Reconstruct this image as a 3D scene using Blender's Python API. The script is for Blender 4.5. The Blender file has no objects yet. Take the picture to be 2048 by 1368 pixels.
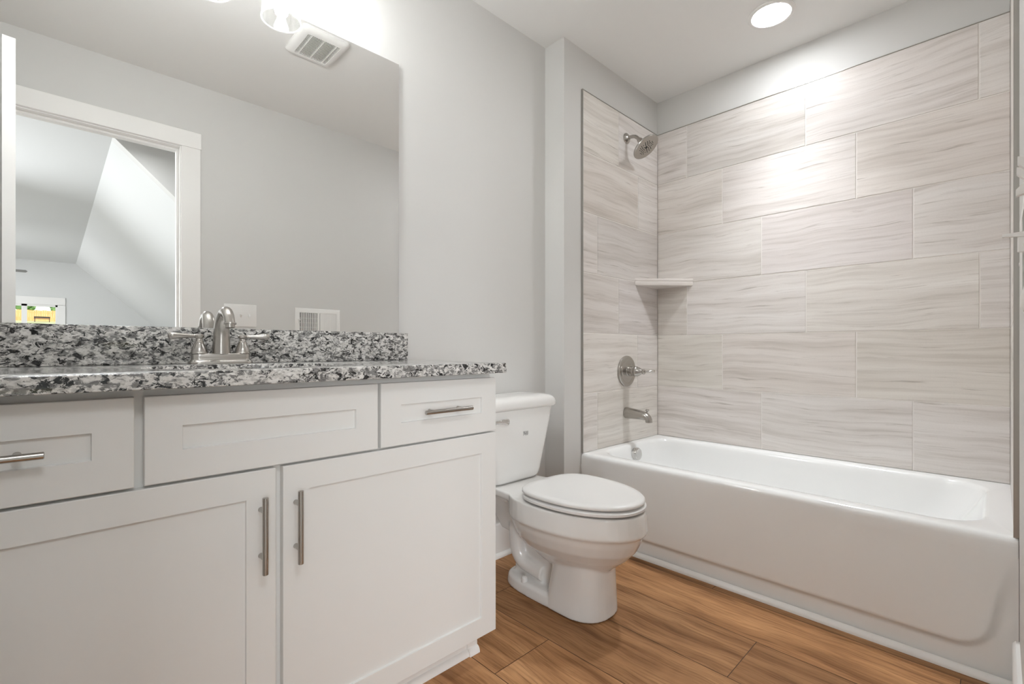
import bpy, bmesh, math, random
from mathutils import Vector, Matrix
random.seed(7)
PI = math.pi
sc = bpy.context.scene
COL = sc.collection

# ------------------------------------------------------------------ camera, world, light level
EYE = 0.9444
cam_d = bpy.data.cameras.new('camera')
cam = bpy.data.objects.new('camera', cam_d); COL.objects.link(cam)
cam.location = (0, 0, EYE)
cam.rotation_euler = (PI/2, 0, math.radians(45.855-90))
cam_d.sensor_width = 36; cam_d.lens = 949.25/2048*36
cam_d.shift_x = 0; cam_d.shift_y = 14.17/2048
cam_d.clip_start = 0.01; cam_d.clip_end = 400
sc.camera = cam

sc.view_settings.view_transform = 'Standard'
sc.view_settings.look = 'None'
sc.view_settings.gamma = 1
sc.view_settings.use_curve_mapping = False
sc.view_settings.exposure = 0.70
sc.cycles.use_denoising = True
sc.cycles.max_bounces = 14
sc.cycles.diffuse_bounces = 8
sc.cycles.glossy_bounces = 6
sc.cycles.transparent_max_bounces = 12
sc.cycles.sample_clamp_indirect = 6.0

world = bpy.data.worlds.new('world'); sc.world = world; world.use_nodes = True
wn = world.node_tree; wn.nodes.clear()
w_out = wn.nodes.new('ShaderNodeOutputWorld'); w_bg = wn.nodes.new('ShaderNodeBackground')
w_sky = wn.nodes.new('ShaderNodeTexSky'); w_sky.sky_type = 'NISHITA'; w_sky.sun_disc = False
w_sky.sun_elevation = math.radians(48); w_sky.sun_rotation = math.radians(150)
w_bg.inputs[1].default_value = 0.14
wn.links.new(w_sky.outputs[0], w_bg.inputs[0]); wn.links.new(w_bg.outputs[0], w_out.inputs[0])

BULB = 262.0            # vanity bulbs, emission strength
DOWN = 50.0            # recessed lamp lens
def area(name, loc, size, sy, rot, power, col=(1, 1, 1)):
    d = bpy.data.lights.new(name, 'AREA'); d.shape = 'RECTANGLE'; d.size = size; d.size_y = sy
    d.energy = power; d.color = col
    o = bpy.data.objects.new(name, d); COL.objects.link(o); o.location = loc; o.rotation_euler = rot
    return o
sun_d = bpy.data.lights.new('sun', 'SUN'); sun_d.energy = 3.2; sun_d.angle = math.radians(2); sun_d.color = (1, .95, .88)
sun = bpy.data.objects.new('sun', sun_d); COL.objects.link(sun); sun.rotation_euler = Vector((-.12, -.75, -.60)).to_track_quat('-Z', 'Y').to_euler()
# unseen fill lamps added beyond the door to brighten bathroom and bedroom
area('bedroom_fill', (-2.42, -5.2, 1.30), 1.5, 4.6, (0, math.radians(-90), 0), 40, (.96, .98, 1))  # added fill along the side wall, brightens the bedroom slope and ceiling
area('hall_fill', (0.1, -0.75, 2.40), 0.5, 0.5, (0, 0, 0), 9, (.95, .975, 1))  # added fill under the hall ceiling, no fixture there
area('doorway_fill', (-1.35, -2.5, 1.35), 1.2, 1.5, (math.radians(90), 0, math.radians(-32)), 36, (.93, .965, 1))  # added fill aimed through the doorway at the vanity fronts
area('gable_fill', (-2.25, -5.7, 1.5), 1.4, 1.4, (math.radians(90), 0, math.radians(205)), 26, (.96, .98, 1))  # added fill aimed at the gable wall to brighten it
sl = bpy.data.lights.new('recessed_beam', 'SPOT'); sl.energy = 52; sl.spot_size = math.radians(86); sl.spot_blend = 1.0; sl.shadow_soft_size = .06; sl.color = (.93, .968, 1)
slo = bpy.data.objects.new('recessed_beam', sl); COL.objects.link(slo); slo.location = (2.345, .727, 2.452)

# ------------------------------------------------------------------ materials
def srgb(r, g, b):
    f = lambda c: (c/255/12.92) if c/255 <= .04045 else ((c/255+.055)/1.055)**2.4
    return (f(r), f(g), f(b), 1)

class NT:
    def __init__(s, name):
        s.m = bpy.data.materials.new(name); s.m.use_nodes = True
        s.t = s.m.node_tree; s.b = s.t.nodes['Principled BSDF']; s.o = s.t.nodes['Material Output']
    def n(s, kind, **kw):
        nd = s.t.nodes.new(kind)
        for k, v in kw.items():
            if k.startswith('i_'):
                key = k[2:]; key = int(key) if key.isdigit() else key.replace('_', ' ')
                nd.inputs[key].default_value = v
            else: setattr(nd, k, v)
        return nd
    def l(s, a, b): s.t.links.new(a, b)
    def ramp(s, fac, stops, interp='LINEAR'):
        r = s.n('ShaderNodeValToRGB'); r.color_ramp.interpolation = interp
        e = r.color_ramp.elements
        while len(e) < len(stops): e.new(.5)
        for q, (p, c) in zip(e, stops): q.position = p; q.color = c if len(c) == 4 else (*c, 1)
        s.l(fac, r.inputs[0]); return r.outputs[0]
    def mix(s, fac, a, b, mode='MIX'):
        m = s.n('ShaderNodeMix', data_type='RGBA', blend_type=mode)
        for v, k in ((fac, 0), (a, 6), (b, 7)):
            if hasattr(v, 'default_value') and hasattr(v, 'links'): s.l(v, m.inputs[k])
            else: m.inputs[k].default_value = v
        return m.outputs[2]
    def bump(s, h, strength=.2, dist=.002):
        b = s.n('ShaderNodeBump'); b.inputs['Strength'].default_value = strength; b.inputs['Distance'].default_value = dist
        s.l(h, b.inputs['Height']); s.l(b.outputs[0], s.b.inputs['Normal'])

def simple(name, col, rough=.5, metal=0, coat=0, spec=.5, noise=0, nscale=60):
    k = NT(name); k.b.inputs['Base Color'].default_value = col if len(col) == 4 else (*col, 1)
    k.b.inputs['Roughness'].default_value = rough; k.b.inputs['Metallic'].default_value = metal
    k.b.inputs['Coat Weight'].default_value = coat; k.b.inputs['Coat Roughness'].default_value = .05
    k.b.inputs['Specular IOR Level'].default_value = spec
    if noise:
        tc = k.n('ShaderNodeTexCoord'); nz = k.n('ShaderNodeTexNoise', i_Scale=nscale, i_Detail=3)
        k.l(tc.outputs['Object'], nz.inputs['Vector']); k.bump(nz.outputs[0], noise, .001)
    return k.m

M = {}
M['wall'] = simple('wall_paint', (.64, .632, .615), .55, noise=.12, nscale=220)
M['ceil'] = simple('ceiling_paint', (.82, .815, .80), .8, noise=.12, nscale=160)
M['bedwall'] = simple('bedroom_paint', (.68, .685, .68), .7)
M['trim'] = simple('trim_enamel', (.84, .83, .81), .35)
M['cab'] = simple('cabinet_enamel', (.77, .767, .75), .38, noise=.03, nscale=120)
M['ceramic'] = simple('glazed_ceramic', (.80, .79, .77), .12, coat=.4)
M['seatp'] = simple('white_plastic', (.80, .79, .775), .28)
M['tub'] = simple('white_enamel', (.875, .88, .875), .14, coat=.3)
M['plastic'] = simple('switch_plastic', (.80, .79, .77), .35)
M['dark'] = simple('shade_black', (.03, .03, .03), .8)  # near-black that paints the shade behind slots and louvers
M['grey'] = simple('printed_grey', (.16, .155, .15), .6)
M['chrome'] = simple('polished_chrome', (.66, .65, .635), .07, 1)
M['door'] = simple('door_enamel', (.83, .82, .80), .4)
M['shelf'] = simple('shelf_stone', (.70, .655, .62), .3)
M['rubber'] = simple('black_rubber', (.02, .02, .02), .6)

def brushed(name, col, r):
    k = NT(name); k.b.inputs['Base Color'].default_value = (*col, 1); k.b.inputs['Metallic'].default_value = 1
    tc = k.n('ShaderNodeTexCoord'); mp = k.n('ShaderNodeMapping'); mp.inputs['Scale'].default_value = (40, 40, 600)
    nz = k.n('ShaderNodeTexNoise', i_Scale=3, i_Detail=2)
    k.l(tc.outputs['Object'], mp.inputs[0]); k.l(mp.outputs[0], nz.inputs['Vector'])
    mr = k.n('ShaderNodeMapRange', i_3=r-.03, i_4=r+.03); k.l(nz.outputs[0], mr.inputs[0]); k.l(mr.outputs[0], k.b.inputs['Roughness'])
    return k.m
M['nickel'] = brushed('brushed_nickel', (.47, .448, .42), .24)
M['steel'] = brushed('brushed_steel_trim', (.45, .435, .41), .3)

k = NT('mirror_silver'); k.b.inputs['Base Color'].default_value = (.93, .935, .93, 1); k.b.inputs['Metallic'].default_value = 1; k.b.inputs['Roughness'].default_value = 0
M['mirror'] = k.m

def emis(name, col, st):
    k = NT(name); k.b.inputs['Base Color'].default_value = (.8, .8, .8, 1)
    k.b.inputs['Emission Color'].default_value = (*col, 1); k.b.inputs['Emission Strength'].default_value = st; return k.m
M['bulb'] = emis('glowing_bulb', (.955, .98, 1), BULB)
M['lens'] = emis('glowing_lens', (.94, .972, 1), DOWN)

def glassy(name, tint, fac, rough=.02, seeds=False, milk=0):
    k = NT(name); t = k.n('ShaderNodeBsdfTransparent'); t.inputs[0].default_value = (*tint, 1)
    g = k.n('ShaderNodeBsdfGlossy'); g.inputs['Roughness'].default_value = rough
    mx = k.n('ShaderNodeMixShader'); lw = k.n('ShaderNodeLayerWeight', i_Blend=fac)
    src = lw.outputs['Facing']
    if seeds:
        tc = k.n('ShaderNodeTexCoord'); v = k.n('ShaderNodeTexVoronoi', i_Scale=130); k.l(tc.outputs['Object'], v.inputs['Vector'])
        r = k.ramp(v.outputs['Distance'], [(.0, (.5, .5, .5)), (.22, (0, 0, 0))])
        ad = k.n('ShaderNodeMath', operation='MAXIMUM'); k.l(src, ad.inputs[0]); k.l(r, ad.inputs[1]); src = ad.outputs[0]
    k.l(src, mx.inputs[0]); k.l(t.outputs[0], mx.inputs[1]); k.l(g.outputs[0], mx.inputs[2]); out = mx.outputs[0]
    if milk:
        tl = k.n('ShaderNodeBsdfTranslucent'); tl.inputs[0].default_value = (.9, .9, .9, 1); m2 = k.n('ShaderNodeMixShader', i_0=milk)
        k.l(out, m2.inputs[1]); k.l(tl.outputs[0], m2.inputs[2]); out = m2.outputs[0]
    k.l(out, k.o.inputs[0])
    return k.m
M['shade'] = glassy('seeded_clear_glass', (.97, .97, .96), .3, .05, True, .06)
M['lip'] = glassy('thick_glass_lip', (.95, .95, .94), .5, .1, False, .45)
M['pane'] = glassy('window_glass', (.97, .98, .98), .08)

# stone tile: per-tile uv offset is stored in the mesh
def tile_mat():
    k = NT('vein_cut_stone_tile'); uv = k.n('ShaderNodeUVMap'); uv.uv_map = 'tile'
    at = k.n('ShaderNodeAttribute'); at.attribute_name = 'tone'
    wv = k.n('ShaderNodeTexNoise', i_Scale=2.2, i_Detail=2); k.l(uv.outputs[0], wv.inputs['Vector'])
    sub = k.n('ShaderNodeVectorMath', operation='SUBTRACT'); k.l(wv.outputs['Color'], sub.inputs[0]); sub.inputs[1].default_value = (.5, .5, .5)
    sca = k.n('ShaderNodeVectorMath', operation='MULTIPLY'); k.l(sub.outputs[0], sca.inputs[0]); sca.inputs[1].default_value = (.0, .075, 0)
    add = k.n('ShaderNodeVectorMath', operation='ADD'); k.l(uv.outputs[0], add.inputs[0]); k.l(sca.outputs[0], add.inputs[1])
    def lay(sx, sy, detail, rot, rough=.55):
        mp = k.n('ShaderNodeMapping'); mp.inputs['Rotation'].default_value = (0, 0, rot); mp.inputs['Scale'].default_value = (sx, sy, 1)
        k.l(add.outputs[0], mp.inputs[0]); nz = k.n('ShaderNodeTexNoise', i_Scale=1, i_Detail=detail, i_Roughness=rough); k.l(mp.outputs[0], nz.inputs['Vector'])
        return nz.outputs[0]
    a = lay(1.0, 17, 4, -.05, .6); b = lay(2.2, 60, 5, -.05, .65); c = lay(3.5, 70, 4, -.09, .65); f = lay(160, 420, 2, 0)
    base = k.ramp(a, [(.28, (.58, .54, .505)), (.45, (.70, .66, .63)), (.60, (.76, .725, .70)), (.75, (.80, .77, .75))])
    mid = k.ramp(b, [(.32, (.84, .825, .81)), (.50, (1, 1, 1)), (.72, (1.03, 1.03, 1.03))])
    thin = k.ramp(c, [(.28, (.60, .57, .54)), (.40, (1, 1, 1)), (.9, (1, 1, 1))])
    fine = k.ramp(f, [(.2, (.95, .945, .94)), (.7, (1.02, 1.02, 1.02))])
    col = k.mix(1, base, mid, 'MULTIPLY'); col = k.mix(.9, col, thin, 'MULTIPLY'); col = k.mix(.8, col, fine, 'MULTIPLY')
    col = k.mix(1, col, at.outputs['Color'], 'MULTIPLY')
    k.l(col, k.b.inputs['Base Color']); k.b.inputs['Roughness'].default_value = .38
    k.b.inputs['Specular IOR Level'].default_value = .4
    return k.m
M['tile'] = tile_mat()
M['grout'] = simple('pale_grout', (.80, .765, .73), .8)

def granite():
    k = NT('speckled_granite'); tc = k.n('ShaderNodeTexCoord')
    mp = k.n('ShaderNodeMapping'); mp.inputs['Scale'].default_value = (.72, 1, 1.15); k.l(tc.outputs['Object'], mp.inputs[0])
    V = mp.outputs[0]
    def nz(scale, detail, rough=.6, dist=0):
        n = k.n('ShaderNodeTexNoise', i_Scale=scale, i_Detail=detail, i_Roughness=rough, i_Distortion=dist); k.l(V, n.inputs['Vector']); return n.outputs[0]
    base = k.ramp(nz(55, 4), [(.30, (.38, .37, .355)), (.45, (.60, .585, .56)), (.58, (.72, .705, .68)), (.72, (.78, .77, .75))])
    g1 = k.ramp(nz(95, 4, .65, .6), [(.435, (.0, .0, .0)), (.505, (1, 1, 1))])          # grey crystals mask
    col = k.mix(g1, (.20, .195, .19, 1), base)
    g2 = k.ramp(nz(68, 5, .74, .8), [(.437, (0, 0, 0)), (.462, (1, 1, 1))])          # black flecks
    col = k.mix(g2, (.018, .018, .018, 1), col)
    vo = k.n('ShaderNodeTexVoronoi', i_Scale=260); k.l(V, vo.inputs['Vector'])
    g3 = k.ramp(vo.outputs['Color'], [(.22, (.35, .34, .33)), (.36, (1, 1, 1))])
    col = k.mix(.5, col, g3, 'MULTIPLY')
    k.l(col, k.b.inputs['Base Color']); k.b.inputs['Roughness'].default_value = .12; k.b.inputs['Coat Weight'].default_value = .2
    return k.m
M['granite'] = granite()

def plank_mat():
    k = NT('oak_plank_vinyl'); uv = k.n('ShaderNodeUVMap'); uv.uv_map = 'tile'
    at = k.n('ShaderNodeAttribute'); at.attribute_name = 'tone'
    wv = k.n('ShaderNodeTexNoise', i_Scale=2.6, i_Detail=2); k.l(uv.outputs[0], wv.inputs['Vector'])
    sub = k.n('ShaderNodeVectorMath', operation='SUBTRACT'); k.l(wv.outputs['Color'], sub.inputs[0]); sub.inputs[1].default_value = (.5, .5, .5)
    sca = k.n('ShaderNodeVectorMath', operation='MULTIPLY'); k.l(sub.outputs[0], sca.inputs[0]); sca.inputs[1].default_value = (.0, .085, 0)
    add = k.n('ShaderNodeVectorMath', operation='ADD'); k.l(uv.outputs[0], add.inputs[0]); k.l(sca.outputs[0], add.inputs[1])
    def lay(sx, sy, d, rough=.55, dist=0):
        mp = k.n('ShaderNodeMapping'); mp.inputs['Scale'].default_value = (sx, sy, 1); k.l(add.outputs[0], mp.inputs[0])
        n = k.n('ShaderNodeTexNoise', i_Scale=1, i_Detail=d, i_Roughness=rough, i_Distortion=dist); k.l(mp.outputs[0], n.inputs['Vector']); return n.outputs[0]
    base = k.ramp(lay(1.6, 13, 3), [(.28, (.25, .118, .048)), (.45, (.415, .21, .093)), (.60, (.55, .295, .138)), (.78, (.65, .37, .185))])
    gr = k.ramp(lay(7, 120, 4, .65), [(.30, (.62, .57, .52)), (.52, (1, 1, 1)), (.8, (1.10, 1.10, 1.10))])
    ct = k.ramp(lay(2.6, 60, 3, .55, .8), [(.36, (.72, .67, .62)), (.44, (1, 1, 1)), (.9, (1, 1, 1))])
    mp = k.n('ShaderNodeMapping'); mp.inputs['Scale'].default_value = (2.6, 6.5, 1); k.l(add.outputs[0], mp.inputs[0])
    vo = k.n('ShaderNodeTexVoronoi', i_Scale=1.0); k.l(mp.outputs[0], vo.inputs['Vector'])
    kn = k.ramp(vo.outputs['Distance'], [(.0, (.40, .34, .29)), (.06, (.62, .56, .5)), (.13, (1, 1, 1))])
    col = k.mix(1, base, gr, 'MULTIPLY'); col = k.mix(.8, col, ct, 'MULTIPLY'); col = k.mix(.55, col, kn, 'MULTIPLY')
    col = k.mix(1, col, at.outputs['Color'], 'MULTIPLY')
    k.l(col, k.b.inputs['Base Color']); k.b.inputs['Roughness'].default_value = .5; k.b.inputs['Specular IOR Level'].default_value = .2
    k.bump(lay(7, 160, 4, .65), .08, .001)
    return k.m
M['plank'] = plank_mat()
M['seam'] = simple('plank_seam', (.07, .035, .02), .7)

def varied(name, a, b, scale, rough=.9, sc3=(1, 1, 1)):
    k = NT(name); tc = k.n('ShaderNodeTexCoord'); mp = k.n('ShaderNodeMapping'); mp.inputs['Scale'].default_value = sc3
    k.l(tc.outputs['Object'], mp.inputs[0]); n = k.n('ShaderNodeTexNoise', i_Scale=scale, i_Detail=4); k.l(mp.outputs[0], n.inputs['Vector'])
    k.l(k.ramp(n.outputs[0], [(.3, a), (.7, b)]), k.b.inputs['Base Color']); k.b.inputs['Roughness'].default_value = rough; return k.m
M['lawn'] = varied('mown_lawn', (.50, .52, .22), (.75, .74, .42), .6)
M['fence'] = varied('cedar_fence', (.75, .36, .13), (.95, .52, .22), 2, .8, (6, 1, .4))
M['leaf'] = varied('tree_leaves', (.06, .16, .04), (.28, .46, .16), 2.5)
M['bark'] = varied('tree_bark', (.07, .05, .035), (.15, .11, .08), 6)
M['fanwood'] = simple('fan_blade_grey', (.22, .215, .21), .5)
M['carpet'] = varied('bedroom_carpet', (.36, .34, .31), (.46, .44, .40), 90)

# ------------------------------------------------------------------ mesh helpers
def finish(me, ang=35):
    me.polygons.foreach_set('use_smooth', [True]*len(me.polygons))
    me.set_sharp_from_angle(angle=math.radians(ang))

def obj(name, bm, mat, parent=None, ang=35, recalc=True):
    if recalc: bmesh.ops.recalc_face_normals(bm, faces=bm.faces)
    me = bpy.data.meshes.new(name); bm.to_mesh(me); bm.free()
    for m in (mat if isinstance(mat, (list, tuple)) else [mat]): me.materials.append(m)
    finish(me, ang)
    o = bpy.data.objects.new(name, me); COL.objects.link(o)
    if parent: o.parent = parent; o.matrix_parent_inverse = Matrix.Translation(parent.location).inverted() if parent.type == 'EMPTY' else Matrix()
    return o

def tag(o, label, cat, group=None):
    o['label'] = label; o['category'] = cat
    if group: o['group'] = group
    return o
def thing(name, label, cat, loc=(0, 0, 0), group=None):
    o = bpy.data.objects.new(name, None); COL.objects.link(o); o.location = loc; o.empty_display_size = .1
    return tag(o, label, cat, group)
def struct(name, bm, mat, parent=None, ang=35):
    o = obj(name, bm, mat, parent, ang)
    if parent is None: o['kind'] = 'structure'
    return o
def B(): return bmesh.new()

def box(bm, x0, x1, y0, y1, z0, z1, bev=0, seg=2, mi=0):
    t = bmesh.new()
    vs = [t.verts.new(p) for p in ((x0,y0,z0),(x1,y0,z0),(x1,y1,z0),(x0,y1,z0),(x0,y0,z1),(x1,y0,z1),(x1,y1,z1),(x0,y1,z1))]
    for f in ((0,3,2,1),(4,5,6,7),(0,1,5,4),(1,2,6,5),(2,3,7,6),(3,0,4,7)): t.faces.new([vs[i] for i in f])
    if bev: bmesh.ops.bevel(t, geom=list(t.edges), offset=bev, segments=seg, profile=.5, affect='EDGES')
    for f in t.faces: f.material_index = mi
    merge(bm, t); return bm
def merge(bm, t, mat=None):
    if mat is not None: bmesh.ops.transform(t, matrix=mat, verts=t.verts)
    me = bpy.data.meshes.new('tmp'); t.to_mesh(me); t.free(); bm.from_mesh(me); bpy.data.meshes.remove(me)
def loft(bm, rings, cap0=True, cap1=True, closed=True, mi=0):
    R = [[bm.verts.new(p) for p in r] for r in rings]; n = len(R[0])
    for a, b in zip(R, R[1:]):
        for i in range(n if closed else n-1):
            j = (i+1) % n
            f = bm.faces.new((a[i], a[j], b[j], b[i])); f.material_index = mi
    if cap0: bm.faces.new(list(reversed(R[0]))).material_index = mi
    if cap1: bm.faces.new(R[-1]).material_index = mi
    return R
def frame_for(t):
    t = t.normalized(); up = Vector((0, 0, 1)) if abs(t.z) < .95 else Vector((1, 0, 0))
    a = t.cross(up).normalized(); return a, a.cross(t).normalized()
def lathe(bm, prof, origin=(0, 0, 0), axis=(0, 0, 1), n=32, cap0=True, cap1=True, mi=0):
    """prof: (radius, distance along axis)"""
    ax = Vector(axis).normalized(); a, b = frame_for(ax); O = Vector(origin)
    return loft(bm, [[O+ax*h+(a*math.cos(2*PI*i/n)+b*math.sin(2*PI*i/n))*max(r, 1e-5) for i in range(n)] for r, h in prof], cap0, cap1, mi=mi)
def smooth_path(pts, k=8):
    P = [Vector(p) for p in pts]; out = []
    for i in range(len(P)-1):
        p0, p1, p2, p3 = P[max(i-1, 0)], P[i], P[i+1], P[min(i+2, len(P)-1)]
        for s in range(k):
            t = s/k
            out.append(.5*((2*p1)+(p2-p0)*t+(2*p0-5*p1+4*p2-p3)*t*t+(3*p1-p0-3*p2+p3)*t**3))
    out.append(P[-1]); return out
def tube(bm, pts, rad, n=16, caps=True, flat=None, mi=0):
    """rad: number or list per point; flat: list of (ra, rb) per point"""
    P = [Vector(p) for p in pts]; rings = []; a = None
    for i, p in enumerate(P):
        t = (P[min(i+1, len(P)-1)]-P[max(i-1, 0)]).normalized()
        if a is None: a, b = frame_for(t)
        else:
            a = (a-t*a.dot(t)).normalized(); b = a.cross(t).normalized()
        ra, rb = (flat[i] if flat else ((rad[i],)*2 if isinstance(rad, (list, tuple)) else (rad, rad)))
        rings.append([p+a*ra*math.cos(2*PI*j/n)+b*rb*math.sin(2*PI*j/n) for j in range(n)])
    return loft(bm, rings, caps, caps, mi=mi)
def rrect(x0, x1, y0, y1, r, z, n=8):
    r = min(r, (x1-x0)/2-1e-4, (y1-y0)/2-1e-4); out = []
    for cx, cy, a0 in ((x1-r, y1-r, 0), (x0+r, y1-r, PI/2), (x0+r, y0+r, PI), (x1-r, y0+r, 1.5*PI)):
        for i in range(n+1):
            a = a0+PI/2*i/n; out.append((cx+r*math.cos(a), cy+r*math.sin(a), z))
    return out
def prism(bm, poly, fn, d0, d1, mi=0):
    """poly of 2d points, fn(u, v, d) -> 3d"""
    return loft(bm, [[fn(u, v, d0) for u, v in poly], [fn(u, v, d1) for u, v in poly]], mi=mi)

# ------------------------------------------------------------------ room dimensions (metres)
ZC = 2.465
YW, XJ, YP, YPT = 1.6056, 1.7918, 1.482, 1.474       # vanity wall, jog, alcove wall paint / tile face
XR, XRT = 2.690, 2.680                               # long alcove wall
YE, YET = -.0355, -.0255                             # door wall paint / tile face at the tub
XL = -.292
YD0 = YE-.115                                        # far side of the door wall
ZT, PZ, PY = 2.259, .308, .6128                      # tile top, tile pitches

# floor: planks along y
def planks():
    bm = B(); uvl = bm.loops.layers.uv.new('tile'); cl = bm.loops.layers.color.new('tone')
    x0 = .925-.2355*6; W = .2355; rnd = random.Random(3)
    joint = {4: None}
    fixed = {6: 1.025, 8: .549, 7: 1.36, 9: 1.30, 10: .793}
    def quad(p, uvs, tone, mi):
        vs = [bm.verts.new(q) for q in p]; f = bm.faces.new(vs); f.material_index = mi
        for l, u in zip(f.loops, uvs): l[uvl].uv = u; l[cl] = (tone, tone, tone, 1)
    for c in range(0, 14):
        xa, xb = x0+c*W, x0+(c+1)*W
        j = fixed.get(c, rnd.uniform(0, 1.22)); j0 = j-1.22*2
        ys = [j0+1.22*i for i in range(6)]
        for ya, yb in zip(ys, ys[1:]):
            ya, yb = max(ya, YD0), min(yb, YW)
            if yb-ya < .01: continue
            xa2, xb2 = max(xa, XL-.05), min(xb, XR)
            if xb2 <= xa2: continue
            g = .0011; ou, ov = rnd.uniform(0, 60), rnd.uniform(0, 60); tone = rnd.uniform(.86, 1.08)
            P = [(xa2+g, ya+g, 0), (xb2-g, ya+g, 0), (xb2-g, yb-g, 0), (xa2+g, yb-g, 0)]
            quad(P, [(q[1]+ou, q[0]-xa+ov) for q in P], tone, 0)
    vs = [bm.verts.new(q) for q in ((XL-.05, YD0, -.0012), (XR, YD0, -.0012), (XR, YW, -.0012), (XL-.05, YW, -.0012))]
    bm.faces.new(vs).material_index = 1
    box(bm, XL-.05, XR, YD0, YW, -.12, -.0016, mi=1)
    o = struct('floor', bm, [M['plank'], M['seam']])
planks()

bm = B(); box(bm, XL-.1, XR+.1, YD0, YW+.1, ZC, ZC+.1); struct('ceiling', bm, M['ceil'])
bm = B(); box(bm, XL-.1, XJ, YW, YW+.1, 0, ZC); wall_back = struct('wall_back', bm, M['wall'])
bm = B(); box(bm, XJ, XR+.1, YP, YW+.1, 0, ZC); wall_alcove = struct('wall_alcove', bm, M['wall'])
bm = B(); box(bm, XR, XR+.1, YD0, YP, 0, ZC); wall_right = struct('wall_right', bm, M['wall'])
bm = B(); box(bm, XL-.1, XL, YE, YW, 0, ZC); struct('wall_left', bm, M['wall'])
DX0, DX1, DZ = -.195, .5216, 2.088                   # clear door opening
bm = B(); jt = .018
box(bm, DX1+jt, XR, YD0, YE, 0, ZC); box(bm, XL-.1, DX0-jt, YD0, YE, 0, ZC); box(bm, DX0-jt, DX1+jt, YD0, YE, DZ+jt, ZC)
struct('wall_front', bm, M['wall'])

# ------------------------------------------------------------------ wall tile
def tile_panel(name, parent, rows, us, fn, u0, u1, z0, flip, seed):
    """rows: list of (ztop, zbot); us: joints per row; fn(u, z, d): d = height above paint"""
    bm = B(); uvl = bm.loops.layers.uv.new('tile'); cl = bm.loops.layers.color.new('tone'); rnd = random.Random(seed)
    def face(pts, uvs, tone, mi):
        vs = [bm.verts.new(p) for p in pts]
        f = bm.faces.new(vs if not flip else vs[::-1]); f.material_index = mi
        for l in f.loops:
            i = vs.index(l.vert); l[uvl].uv = uvs[i]; l[cl] = (*tone, 1)
    for (zt, zb), js in zip(rows, us):
        e = [u0]+list(js)+[u1]
        for a, b in zip(e, e[1:]):
            g, c = .0019, .0014
            ou, ov = rnd.uniform(0, 90), rnd.uniform(0, 90); t = rnd.uniform(.95, 1.04); tone = (t, t*rnd.uniform(.992, 1), t*rnd.uniform(.98, 1))
            a2, b2 = (a+g if a != u0 else a), (b-g if b != u1 else b); t2, s2 = zt-g, zb+g
            O = [(a2, s2), (b2, s2), (b2, t2), (a2, t2)]; I = [(a2+c, s2+c), (b2-c, s2+c), (b2-c, t2-c), (a2+c, t2-c)]
            sgn = 1
            uv = lambda q: (sgn*(q[0]-u0)+ou, q[1]-zb+ov)
            T = .008 if flip is not None else .008
            face([fn(*q, T) for q in I], [uv(q) for q in I], tone, 0)
            for i in range(4):
                j = (i+1) % 4
                face([fn(*O[i], T-.0022), fn(*O[j], T-.0022), fn(*I[j], T), fn(*I[i], T)], [uv(O[i]), uv(O[j]), uv(I[j]), uv(I[i])], tone, 0)
    zt, zb = rows[0][0], z0
    pts = [fn(u0, zb, .0062), fn(u1, zb, .0062), fn(u1, zt, .0062), fn(u0, zt, .0062)]
    face(pts, [(0, 0)]*4, (1, 1, 1), 1)
    # returns to the wall on the open edges
    for a, b in (((u0, zb), (u0, zt)), ((u0, zt), (u1, zt)), ((u1, zt), (u1, zb))):
        face([fn(*a, .0062), fn(*b, .0062), fn(*b, .0), fn(*a, .0)], [(0, 0)]*4, (1, 1, 1), 1)
    me = bpy.data.meshes.new(name); bm.to_mesh(me); bm.free(); me.materials.append(M['tile']); me.materials.append(M['grout'])
    o = bpy.data.objects.new(name, me); COL.objects.link(o); o.parent = parent
    return o
rows = [(ZT-PZ*i, max(ZT-PZ*(i+1), .4165)) for i in range(6)]
j1 = 1.2849
L = lambda fr: [j1-PY*(i+fr) for i in range(4) if YET+.02 < j1-PY*(i+fr) < YPT-.02]
lw = [sorted(L(f)) for f in (-.004, 1/3, 2/3-.003, 0, 1/3, 2/3-.003)]
tile_panel('tile_surround', wall_right, rows, lw, lambda u, z, d: (XR-d*1.25, u, z), YET, YPT, .4178, True, 11)
XT0 = 1.932
pj = [[2.254], [2.456], [2.055], [2.254], [2.45], [2.055]]
tile_panel('tile_surround', wall_alcove, rows, pj, lambda u, z, d: (u, YP-d, z), XT0, XRT, .4178, False, 12)
wf = [o for o in COL.objects if o.name == 'wall_front'][0]
tile_panel('tile_surround', wf, rows, pj, lambda u, z, d: (u, YE+d*1.25, z), XT0, XRT, .4178, True, 13)

# thin metal edge strips round the tile field
bm = B()
box(bm, XT0-.004, XT0, YP-.0105, YP, .4178, ZT+.003); box(bm, XT0, XRT, YP-.0095, YP, ZT, ZT+.003)
struct('trim_1', bm, M['steel'])
bm = B(); box(bm, XR-.0115, XR, YET, YPT, ZT, ZT+.003); struct('trim_2', bm, M['steel'])
bm = B(); box(bm, XT0-.004, XT0, YE, YE+.0115, .4178, ZT+.003); box(bm, XT0, XRT, YE, YE+.0115, ZT, ZT+.003); struct('trim_3', bm, M['steel'])

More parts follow.
